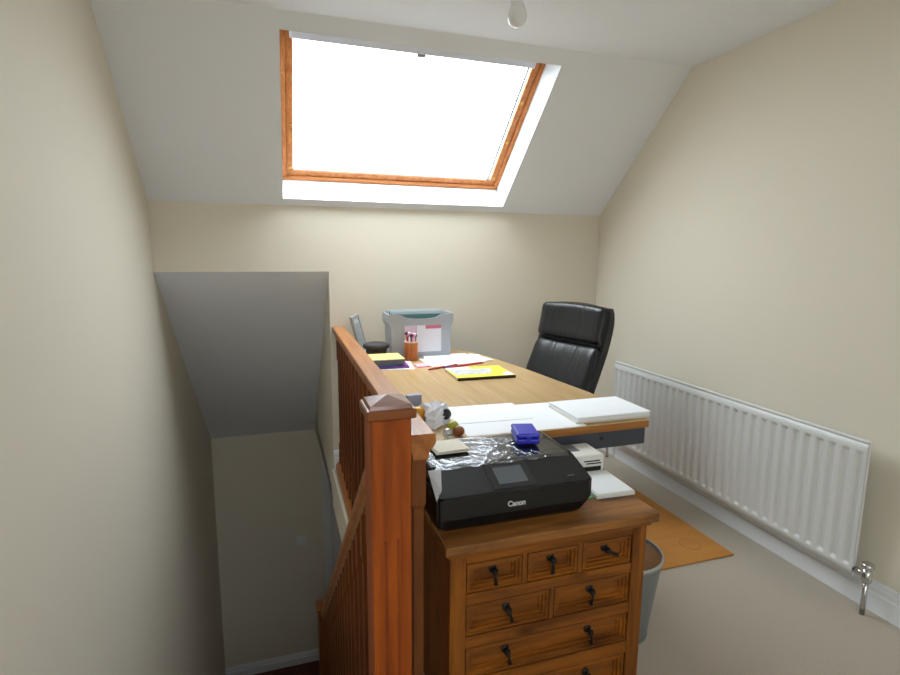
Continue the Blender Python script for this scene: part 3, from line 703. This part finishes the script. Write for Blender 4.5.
nt.links.new(no.outputs['Fac'], b1_.inputs['Height']); nt.links.new(n2.outputs['Fac'], b2_.inputs['Height']); nt.links.new(b1_.outputs[0], b2_.inputs['Normal']); nt.links.new(b2_.outputs[0], b.inputs['Normal'])
# chair local frame: faces -x; lateral = y.  Backrest curve (x, z) from seat to top
CURVE = [(0.15, 0.442), (0.19, 0.522), (0.226, 0.605), (0.274, 0.712), (0.315, 0.813), (0.343, 0.915), (0.358, 1.016)]
def curve_pt(s):
    s = max(0, min(1, s))*(len(CURVE)-1); i = min(int(s), len(CURVE)-2); f_ = s-i
    P0 = Vector(CURVE[max(i-1, 0)]); P1 = Vector(CURVE[i]); P2 = Vector(CURVE[i+1]); P3 = Vector(CURVE[min(i+2, len(CURVE)-1)])
    p = 0.5*((2*P1)+(P2-P0)*f_+(2*P0-5*P1+4*P2-P3)*f_*f_+(3*P1-P0-3*P2+P3)*f_**3)
    return p
def cushion(s0, s1, w0, w1, th, back, ncol=26, nrow=22, edge=0.22, arch=0.0, tuft=0.0):
    bm = B(); F_, K_ = [], []
    for j in range(nrow+1):
        v_ = j/nrow; s = s0+(s1-s0)*v_; p = curve_pt(s); q_ = (curve_pt(s+0.02)-curve_pt(s-0.02)).normalized(); nrm = Vector((-q_.y, q_.x))
        rowf, rowk = [], []
        for i in range(ncol+1):
            u_ = i/ncol; uu = 2*u_-1
            fy = (1-abs(2*v_-1)**7); fx = (1-abs(uu)**8)
            bulge = th*(max(0, fx*fy))**0.45
            corner = 1 - 0.09*max(0, (abs(2*v_-1)-0.62)/0.38)**3
            y = uu*(w0+(w1-w0)*v_)/2*corner
            sv = s + arch*(1-uu*uu)*max(0, v_-0.5)*2
            pp = curve_pt(sv) if sv <= 1 else curve_pt(1)+(curve_pt(1)-curve_pt(0.97)).normalized()*((sv-1)*0.66)
            # wrap: sides come slightly forward
            wrap = 0.022*uu*uu
            a = pp + nrm*(bulge+wrap); c_ = pp + nrm*(wrap-back)
            rowf.append(bm.verts.new((a.x, y, a.y))); rowk.append(bm.verts.new((c_.x, y, c_.y)))
        F_.append(rowf); K_.append(rowk)
    for j in range(nrow):
        for i in range(ncol):
            bm.faces.new((F_[j][i], F_[j][i+1], F_[j+1][i+1], F_[j+1][i])).smooth = True
            bm.faces.new((K_[j][i], K_[j+1][i], K_[j+1][i+1], K_[j][i+1])).smooth = True
    for i in range(ncol):
        bm.faces.new((F_[0][i], K_[0][i], K_[0][i+1], F_[0][i+1])); bm.faces.new((F_[-1][i], F_[-1][i+1], K_[-1][i+1], K_[-1][i]))
    for j in range(nrow):
        bm.faces.new((F_[j][0], F_[j+1][0], K_[j+1][0], K_[j][0])); bm.faces.new((F_[j][-1], K_[j][-1], K_[j+1][-1], F_[j+1][-1]))
    return bm
bk = obj('backrest', cushion(0.05, 0.985, 0.470, 0.470, 0.002, 0.040), LEA, ch)
obj('back_cushion', cushion(0.04, 0.672, 0.474, 0.466, 0.045, 0.0), LEA, bk)
obj('headrest_cushion', cushion(0.668, 0.985, 0.468, 0.470, 0.055, 0.0, arch=0.03), LEA, bk)
seat = B(); n = 20
st_, sb_ = [], []
for j in range(n+1):
    rt, rb = [], []
    for i in range(n+1):
        u_, v_ = 2*i/n-1, 2*j/n-1
        bul = 0.05*max(0, (1-abs(u_)**4)*(1-abs(v_)**4))**0.5
        x = -0.10 + u_*0.25; y = v_*0.25*(1-0.04*abs(u_))
        rt.append(seat.verts.new((x, y, 0.455+bul-0.02*(u_**2)))); rb.append(seat.verts.new((x, y, 0.40)))
    st_.append(rt); sb_.append(rb)
for j in range(n):
    for i in range(n):
        seat.faces.new((st_[j][i], st_[j][i+1], st_[j+1][i+1], st_[j+1][i])).smooth = True
        seat.faces.new((sb_[j][i], sb_[j+1][i], sb_[j+1][i+1], sb_[j][i+1]))
for i in range(n):
    seat.faces.new((sb_[0][i], sb_[0][i+1], st_[0][i+1], st_[0][i])); seat.faces.new((st_[-1][i], st_[-1][i+1], sb_[-1][i+1], sb_[-1][i]))
    seat.faces.new((st_[i][0], st_[i+1][0], sb_[i+1][0], sb_[i][0])); seat.faces.new((sb_[i][-1], sb_[i+1][-1], st_[i+1][-1], st_[i][-1]))
obj('seat', seat, LEA, ch)
bm = B(); tube(bm, [(-0.05, 0, 0.10), (-0.05, 0, 0.25), (-0.05, 0, 0.251), (-0.05, 0, 0.40)], [0.028, 0.028, 0.018, 0.018], 14); obj('gas_lift', bm, CHROME, ch)
obj('mechanism', box(B(), -0.15, 0.12, -0.08, 0.08, 0.37, 0.40, 0.006), BLACKP, ch)
leg0 = None
for kk in range(5):
    a = 2*PI*kk/5+0.3; bm = B()
    tube(bm, [(-0.05+0.03*math.cos(a), 0.03*math.sin(a), 0.11), (-0.05+0.16*math.cos(a), 0.16*math.sin(a), 0.095), (-0.05+0.28*math.cos(a), 0.28*math.sin(a), 0.07)], [0.026, 0.022, 0.016], 8)
    lg_ = obj('base_leg', bm, BLACKP, ch)
    bm = B(); cx, cy = -0.05+0.275*math.cos(a), 0.275*math.sin(a); ta = a+PI/2+0.6
    for s_ in (-1, 1):
        ox, oy = 0.012*s_*math.cos(ta), 0.012*s_*math.sin(ta)
        tube(bm, [(cx+ox*0.6, cy+oy*0.6, 0.027), (cx+ox*1.8, cy+oy*1.8, 0.027)], 0.027, 14)
    tube(bm, [(cx, cy, 0.027), (cx, cy, 0.07)], 0.007, 8); obj('caster', bm, BLACKP, lg_)
ch.rotation_euler[2] = 0.262

# ------------------------------------------------------------------ things on the desk
# near edge: loose sheets and the ream
def flat(name, u, v, w, d, rot, label, cat='paper', m=PAPER, th=0.0012, z=DZ, group=None, bow=0.0):
    q = at(u, v, z); o = obj(name, sheet(B(), w, d, th, bow), m, None, (q.x, q.y, z+0.0002), rot); return tag(o, label, cat, group)
flat('paper_sheet', 512, 418, 0.42, 0.293, -0.03, 'large white sheet lying flat at the front edge of the desk')
flat('paper_sheet', 487, 413, 0.27, 0.2, -0.05, 'white sheet overlapping the large flat one beside the clutter', z=DZ+0.0016)
q = at(597, 412, DZ)
rm = thing('paper_stack', 'thick stack of white printer paper on the desk corner', 'paper stack', (q.x, q.y-0.005, DZ+0.0003), -0.02)
for i in range(3):
    th = 0.0063; o = obj('sheaf', box(B(), -0.146+0.001*i, 0.146-0.002*i, -0.103, 0.103, i*0.0066, i*0.0066+th, 0.0008), PAPERC if i == 0 else PAPER, rm); o.rotation_euler[2] = (-0.012, 0.008, 0.0)[i]
o = obj('top_sheet', sheet(B(), 0.294, 0.208, 0.0015, 0.003), PAPER, rm); o.location = (0.002, 0.002, 0.0200); o.rotation_euler[2] = 0.02

# yellow magazine
q = at(479, 374, DZ)
mg = thing('magazine', 'yellow covered magazine with black spine lying on the desk', 'magazine', (q.x, q.y, DZ+0.0005), -0.03)
obj('pages', box(B(), -0.138, 0.138, -0.108, 0.108, 0.001, 0.011), PAPER, mg)
cv = obj('cover', box(B(), -0.141, 0.141, -0.112, 0.112, 0.011, 0.0125), mat('yellow_cover', (248, 228, 70), 0.35), mg)
obj('spine', box(B(), -0.141, 0.141, -0.1145, -0.112, 0.0, 0.0128), mat('black_spine', (30, 26, 24), 0.4), mg)
bm = B(); vv = [bm.verts.new(p) for p in ((-0.132, -0.055, 0.0130), (0.045, -0.055, 0.0130), (0.08, 0.055, 0.0130), (-0.134, 0.055, 0.0130))]; bm.faces.new(vv)
obj('printed_panel', bm, mat('grey_print', (196, 196, 192), 0.4, var=0.25, vscale=60), cv)
bm = B(); vv = [bm.verts.new(p) for p in ((0.085, -0.10, 0.0130), (0.139, -0.105, 0.0130), (0.139, -0.03, 0.0130), (0.10, -0.05, 0.0130))]; bm.faces.new(vv)
obj('printed_corner', bm, mat('white_print', (238, 236, 226), 0.4), cv)
bm = B(); vv = [bm.verts.new(p) for p in ((-0.139, 0.058, 0.0130), (-0.02, 0.058, 0.0130), (-0.02, 0.11, 0.0130), (-0.139, 0.11, 0.0130))]; bm.faces.new(vv)
obj('printed_strip', bm, mat('white_print', (238, 236, 226), 0.4), cv)

# fan of papers, red pens, pink pad
for i, (u, v, r, w) in enumerate(((450, 361, 0.1, 0.28), (457, 358.5, -0.2, 0.28), (463, 359, 0.25, 0.26), (447, 357.5, -0.12, 0.25))):
    flat('paper_sheet', u, v, w, 0.21, r, ('white sheet nearest the pencil pot in the fanned papers', 'second white sheet of the fan behind the magazine',
         'white sheet turned towards the chair in the fanned papers', 'topmost white sheet of the fan by the grey file box')[i], z=DZ+0.0015*i)
def pen(u0, v0, u1, v1, z, r, m, label, name='pen'):
    a, b = at(u0, v0, z), at(u1, v1, z); d = b-a; L = d.length
    t = thing(name, label, 'pen', (a.x, a.y, z), math.atan2(d.y, d.x))
    bm = B(); tube(bm, [(0, 0, 0), (0.012, 0, 0), (L*0.86, 0, 0)], [r*0.3, r, r], 8); obj('barrel', bm, m, t)
    bm = B(); tube(bm, [(L*0.861, 0, 0), (L, 0, 0)], [r*1.1, r*1.05], 8); obj('cap', bm, mat('navy_cap', (40, 40, 110), 0.4), t)
RED = mat('red_plastic', (196, 40, 44), 0.4)
pen(484, 362.5, 444, 368, DZ+0.012, 0.0055, RED, 'red pen lying between the magazine and the fanned papers')
pen(428, 369.5, 457, 364.5, DZ+0.005, 0.0045, mat('dark_red_pencil', (180, 60, 54), 0.45), 'dark red pencil lying beside the pink note pad', 'pencil')
q = at(422, 366, DZ)
tag(obj('note_pad', box(B(), -0.034, 0.034, -0.034, 0.034, 0, 0.006, 0.001), mat('pink_paper', (250, 170, 200), 0.7), None, (q.x, q.y, DZ+0.0002), 0.1), 'small pink note pad in front of the pencil pot', 'note pad')

# stack of notebooks by the rail
q = at(385, 368, DZ); zz = DZ
base = Vector((q.x+0.004, q.y+0.045))
tag(obj('paper_sheet', sheet(B(), 0.25, 0.20, 0.002), PAPER, None, (base.x+0.02, base.y, zz+0.0002), -0.12), 'white sheet under the purple notebook beside the rail', 'paper')
tag(obj('notebook', box(B(), -0.105, 0.105, -0.088, 0.088, 0, 0.009, 0.001), mat('purple_cover', (120, 50, 130), 0.5), None, (base.x+0.012, base.y+0.004, zz+0.0024), -0.06), 'purple notebook under the blue one beside the rail', 'notebook')
tag(obj('notebook', box(B(), -0.085, 0.085, -0.085, 0.085, 0, 0.007, 0.001), mat('blue_cover', (70, 100, 180), 0.5), None, (base.x-0.012, base.y+0.006, zz+0.0116), 0.02), 'blue notebook sandwiched under the yellow spiral pad', 'notebook')
yn = thing('spiral_pad', 'yellow spiral pad on top of the notebooks beside the rail', 'notebook', (base.x-0.004, base.y+0.008, zz+0.0188), 0.0)
obj('pages', box(B(), -0.095, 0.095, -0.078, 0.088, 0, 0.026), mat('grey_page_edges', (150, 150, 156), 0.8, var=0.2, vscale=90), yn)
obj('cover', box(B(), -0.097, 0.097, -0.082, 0.09, 0.026, 0.028), mat('pale_yellow_cover', (232, 218, 130), 0.5), yn)
GREYW = mat('grey_wire', (120, 122, 132), 0.4, 0.5); r0_ = None
for i in range(19):
    if r0_ is None:
        bm = B(); tube(bm, [(0, 0.007*math.cos(a), 0.0145*math.sin(a)) for a in [2*PI*k_/12 for k_ in range(13)]], 0.0022, 5, False)
        r0_ = obj('wire_loop', bm, GREYW, yn); r0_.location = (-0.09+i*0.01, -0.081, 0.0150)
    else: share('wire_loop', r0_, yn, (-0.09+i*0.01, -0.081, 0.0150))

# dark lidded pot
q = at(378, 359, DZ)
tag(pt := thing('lidded_pot', 'dark grey round pot with thick rim behind the yellow pad', 'pot', (q.x-0.008, 2.83, DZ)), 'dark grey round pot with thick rim behind the yellow pad', 'pot')
obj('bowl', lathe(B(), [(0, 0), (0.050, 0), (0.053, 0.004), (0.057, 0.065), (0.053, 0.065), (0.0, 0.062)], 28), mat('dark_brown_grey', (74, 68, 66), 0.7, var=0.25, vscale=40), pt)
obj('rim', lathe(B(), [(0.054, 0.060), (0.066, 0.062), (0.071, 0.071), (0.068, 0.083), (0.056, 0.088), (0.0, 0.086), (0, 0.078), (0.05, 0.06)], 28), mat('dark_rim', (58, 54, 54), 0.75, bump=0.4, bscale=120), pt)

# pencil pot with pens
q = at(412.5, 361, DZ)
pp = thing('pencil_pot', 'orange-brown wooden pencil pot on the desk before the file box', 'pot', (q.x, q.y+0.03, DZ))
obj('cup', lathe(B(), [(0, 0), (0.034, 0), (0.036, 0.003), (0.036, 0.10), (0.0325, 0.102), (0.031, 0.10), (0.031, 0.006), (0, 0.006)], 28), wood('orange_brown_pot', (150, 78, 36), (200, 122, 66), 'Z', 30, 5, 0.5), pp)
obj('lip', lathe(B(), [(0.0355, 0.096), (0.0375, 0.098), (0.0375, 0.103), (0.0335, 0.1045), (0.032, 0.101)], 28), mat('pale_lip', (222, 196, 170), 0.5), pp)
cols = [('black pen', (28, 24, 34)), ('pink pen', (226, 130, 160)), ('white pen', (236, 224, 228)), ('dark purple pen', (64, 34, 74)), ('red pen', (176, 40, 66)), ('navy pen', (34, 32, 62)), ('pale pink pen', (240, 180, 196))]
for i, (nm, c_) in enumerate(cols):
    a = 2*PI*i/7; l = 0.017
    t = thing('pen', nm+' standing in the pencil pot', 'pen', (q.x+0.010*math.cos(a), q.y+0.03+0.010*math.sin(a), DZ+0.008), 0, 'pens in the pencil pot')
    dx, dy = l*math.cos(a)*0.85, l*math.sin(a)*0.85; hh = 0.118+0.012*((i*5) % 4)/3; mcol = mat(nm.replace(' ', '_')+'_plastic', c_, 0.4)
    bm = B(); tube(bm, [(0, 0, 0), (dx, dy, hh)], 0.0042, 7); obj('barrel', bm, mcol, t)
    bm = B(); ball(bm, (dx*1.04, dy*1.04, hh+0.006), 0.009, 1.0, 10); obj('tip', bm, mcol, t)

# grey file box
a, b = at(389, 359, DZ), at(449, 356, DZ)
fb = thing('file_box', 'grey plastic hanging file box against the knee wall', 'file box', ((a.x+b.x)/2+0.014, 2.815, DZ), 0.0)
GP = mat('grey_file_plastic', (176, 180, 188), 0.45)
def outline(w, wt, h, dip):
    hw, ht = w/2, wt/2; pts = [(-hw+0.004, 0), (hw-0.004, 0), (hw, 0.006), (hw+0.004, h*0.70), (ht-0.004, h*0.76), (ht, h*0.82), (ht, h*0.97), (ht-0.006, h), (ht-0.03, h)]
    for i in range(9):
        x = (ht-0.07)*(1-2*i/8); pts.append((x, h*0.98 - dip*(1-(x/(ht-0.07))**2)**0.5 if abs(x) < ht-0.07 else h*0.98))
    pts += [(-ht+0.03, h), (-ht+0.006, h), (-ht, h*0.97), (-ht, h*0.82), (-ht+0.004, h*0.76), (-hw-0.004, h*0.70), (-hw, 0.006)]
    return pts
fw, fwt, fh = (b-a).length-0.01, (b-a).length+0.024, 0.240
obj('front_panel', prism(B(), outline(fw, fwt, fh, 0.022), 'Y', 0, 0.006), GP, fb)
obj('back_panel', prism(B(), outline(fw, fwt, fh, 0.022), 'Y', 0.174, 0.18), GP, fb)
for s_ in (-1, 1):
    bm = B(); prism(bm, [(s_*fw/2, 0.0), (s_*(fw/2-0.005), 0.0), (s_*(fw/2-0.001), fh*0.70), (s_*(fwt/2-0.009), fh*0.77), (s_*(fwt/2-0.006), fh), (s_*fwt/2, fh), (s_*fwt/2, fh*0.8), (s_*(fw/2+0.004), fh*0.70)], 'Y', 0.006, 0.174); obj('side_panel', bm, GP, fb)
obj('base', box(B(), -fw/2+0.005, fw/2-0.005, 0.006, 0.174, 0.0, 0.005), GP, fb)
for x0, x1 in ((-fw/2+0.070, -0.032), (-0.028, 0.112)):
    o = obj('label_sheet', box(B(), x0, x1, -0.0014, 0, 0.030, fh*0.74), mat('pale_label_sheet', (236, 234, 242), 0.4), fb)
    if x1 > 0: obj('label_band', box(B(), x0+0.05, x1, -0.0022, -0.0014, fh*0.66, fh*0.74), mat('pink_band', (214, 120, 150), 0.5), o)
    else: obj('label_band', box(B(), x0, x1, -0.0022, -0.0014, fh*0.55, fh*0.74), mat('lilac_band', (226, 206, 224), 0.5), o)
for i, (yy, c_, zt) in enumerate(((0.03, (88, 132, 130), 0.236), (0.052, (206, 218, 222), 0.248), (0.075, (120, 160, 160), 0.240), (0.10, (222, 230, 234), 0.253), (0.13, (96, 136, 134), 0.246), (0.155, (226, 232, 236), 0.250))):
    names_ = ('teal hanging folder nearest the front of the file box', 'pale folder second from the front in the file box', 'grey-green folder third in the file box', 'white folder standing highest in the file box', 'teal folder near the back of the file box', 'white folder at the back of the file box')
    o = obj('hanging_folder', prism(B(), [(yy-0.006, 0.012), (yy+0.006, 0.012), (yy+0.009, zt), (yy+0.007, zt), (yy, 0.03), (yy-0.005, zt-0.004), (yy-0.007, zt-0.004)], 'X', -fw/2+0.012, fw/2-0.012), mat('folder_%d_%d_%d' % c_, c_, 0.6), None, fb.location)
    tag(o, names_[i], 'folder', 'folders in the file box')

# silver photo frame leaning by the wall
pf = thing('framed_picture', 'silver framed picture standing at the end of the rail', 'picture', (0.452, 2.93, DZ), math.radians(-20))
SILV = mat('silver_frame', (168, 170, 174), 0.4, 0.5)
def lean(bm, ang=-0.24):
    bmesh.ops.rotate(bm, verts=bm.verts, cent=(0, 0, 0), matrix=Matrix.Rotation(ang, 3, 'Y')); return bm
bm = B(); W_, H_, q_ = 0.085, 0.235, 0.020
for y0_, y1_, z0_, z1_ in ((-W_, W_, 0, q_), (-W_, W_, H_-q_, H_), (-W_, -W_+q_, q_, H_-q_), (W_-q_, W_, q_, H_-q_)): box(bm, -0.008, 0.008, y0_, y1_, z0_, z1_, 0.002)
obj('frame', lean(bm), SILV, pf)
obj('mount', lean(box(B(), -0.004, 0.003, -W_+q_, W_-q_, q_, H_-q_)), mat('white_mount', (232, 232, 232), 0.6), pf)
obj('picture', lean(box(B(), 0.003, 0.0042, -W_+0.035, W_-0.035, 0.045, H_-0.045)), mat('grey_picture', (170, 172, 178), 0.4, var=0.3, vscale=30), pf)
obj('glass', lean(box(B(), 0.0045, 0.0055, -W_+q_, W_-q_, q_, H_-q_)), clear('frame_glass', (250, 252, 252), 0.12), pf)
bm = B(); prism(bm, [(-0.088, 0.0), (-0.082, 0.0), (-0.030, 0.115), (-0.036, 0.115)], 'Y', -0.02, 0.02); obj('easel_back', bm, BLACKP, pf)

# clutter at the front left corner of the desk
def bag():
    bm = B(); rng = np.random.RandomState(11); n, mR = 14, 7; rings = []
    for j in range(mR+1):
        f_ = j/mR; r = []
        for i in range(n):
            a_ = 2*PI*i/n; rad = (0.046 + 0.014*math.sin(3*a_+1) + rng.uniform(-0.009, 0.009))*(1-0.35*f_**2)
            r.append(bm.verts.new((rad*math.cos(a_)*1.1, rad*math.sin(a_)*1.2, 0.060*f_ + (rng.uniform(-0.004, 0.010) if j else 0))))
        rings.append(r)
    for a_, b_ in zip(rings, rings[1:]):
        for i in range(n):
            bm.faces.new((a_[i], a_[(i+1) % n], b_[(i+1) % n])); bm.faces.new((a_[i], b_[(i+1) % n], b_[i]))
    bm.faces.new(rings[0][::-1]); cvt = bm.verts.new((0, 0, 0.04))
    for i in range(n): bm.faces.new((rings[-1][i], rings[-1][(i+1) % n], cvt))
    return bm
q = at(437, 427, DZ)
tag(obj('paper_bag', bag(), mat('crumpled_white_paper', (238, 238, 244), 0.6), None, (q.x+0.002, q.y+0.05, DZ+0.0003)), 'crumpled white paper bag beside the newel post', 'bag')
def trinket(name, u, v, z, r, rgb, label, rough=0.35, sz=0.9, dy=0.0):
    q = at(u, v, z); o = obj(name, ball(B(), (0, 0, r*sz), r, sz), mat(name+'_%d_%d_%d' % rgb, rgb, rough, var=0.12, vscale=40), None, (q.x, q.y+dy, z-r*sz)); return tag(o, label, 'ball')
tz = DZ+0.0225
trinket('lime_ball', 453, 426, DZ+0.020, 0.019, (168, 172, 44), 'lime green ball beside the white paper bag')
trinket('brown_ball', 459, 431, DZ+0.0165, 0.018, (150, 84, 40), 'reddish brown ball in front of the lime green ball')
o = trinket('glass_ball', 448, 433, DZ+0.0165, 0.017, (206, 214, 220), 'clear glassy ball in front of the white paper bag', 0.08)
o.data.materials.clear(); o.data.materials.append(clear('glass_trinket', (225, 232, 236), 0.25, 0.03, 0.15))
trinket('black_ball', 445, 414, DZ+0.028, 0.022, (24, 24, 34), 'black ball behind the white paper bag')
q = at(418, 414, DZ+0.03)
jar = thing('amber_jar', 'small amber jar with black lid between bag and newel', 'jar', (q.x, q.y, DZ+0.0003))
obj('jar_body', lathe(B(), [(0, 0.013), (0.02, 0.013), (0.024, 0.02), (0.024, 0.042), (0.018, 0.052), (0, 0.054)], 20), mat('amber_yellow', (226, 160, 40), 0.25), jar)
obj('jar_lid', lathe(B(), [(0, 0), (0.023, 0), (0.025, 0.002), (0.025, 0.0125), (0, 0.0128)], 20), BLACKP, jar)
q = at(416, 410, DZ)
tag(obj('card_box', box(B(), -0.028, 0.028, -0.012, 0.012, 0, 0.045, 0.001), mat('blue_grey_card', (146, 150, 170), 0.5), None, (q.x+0.004, q.y+0.05, DZ+0.0003), 0.1), 'small blue-grey card box behind the amber jar', 'box')
q = at(434, 415, DZ+0.05)
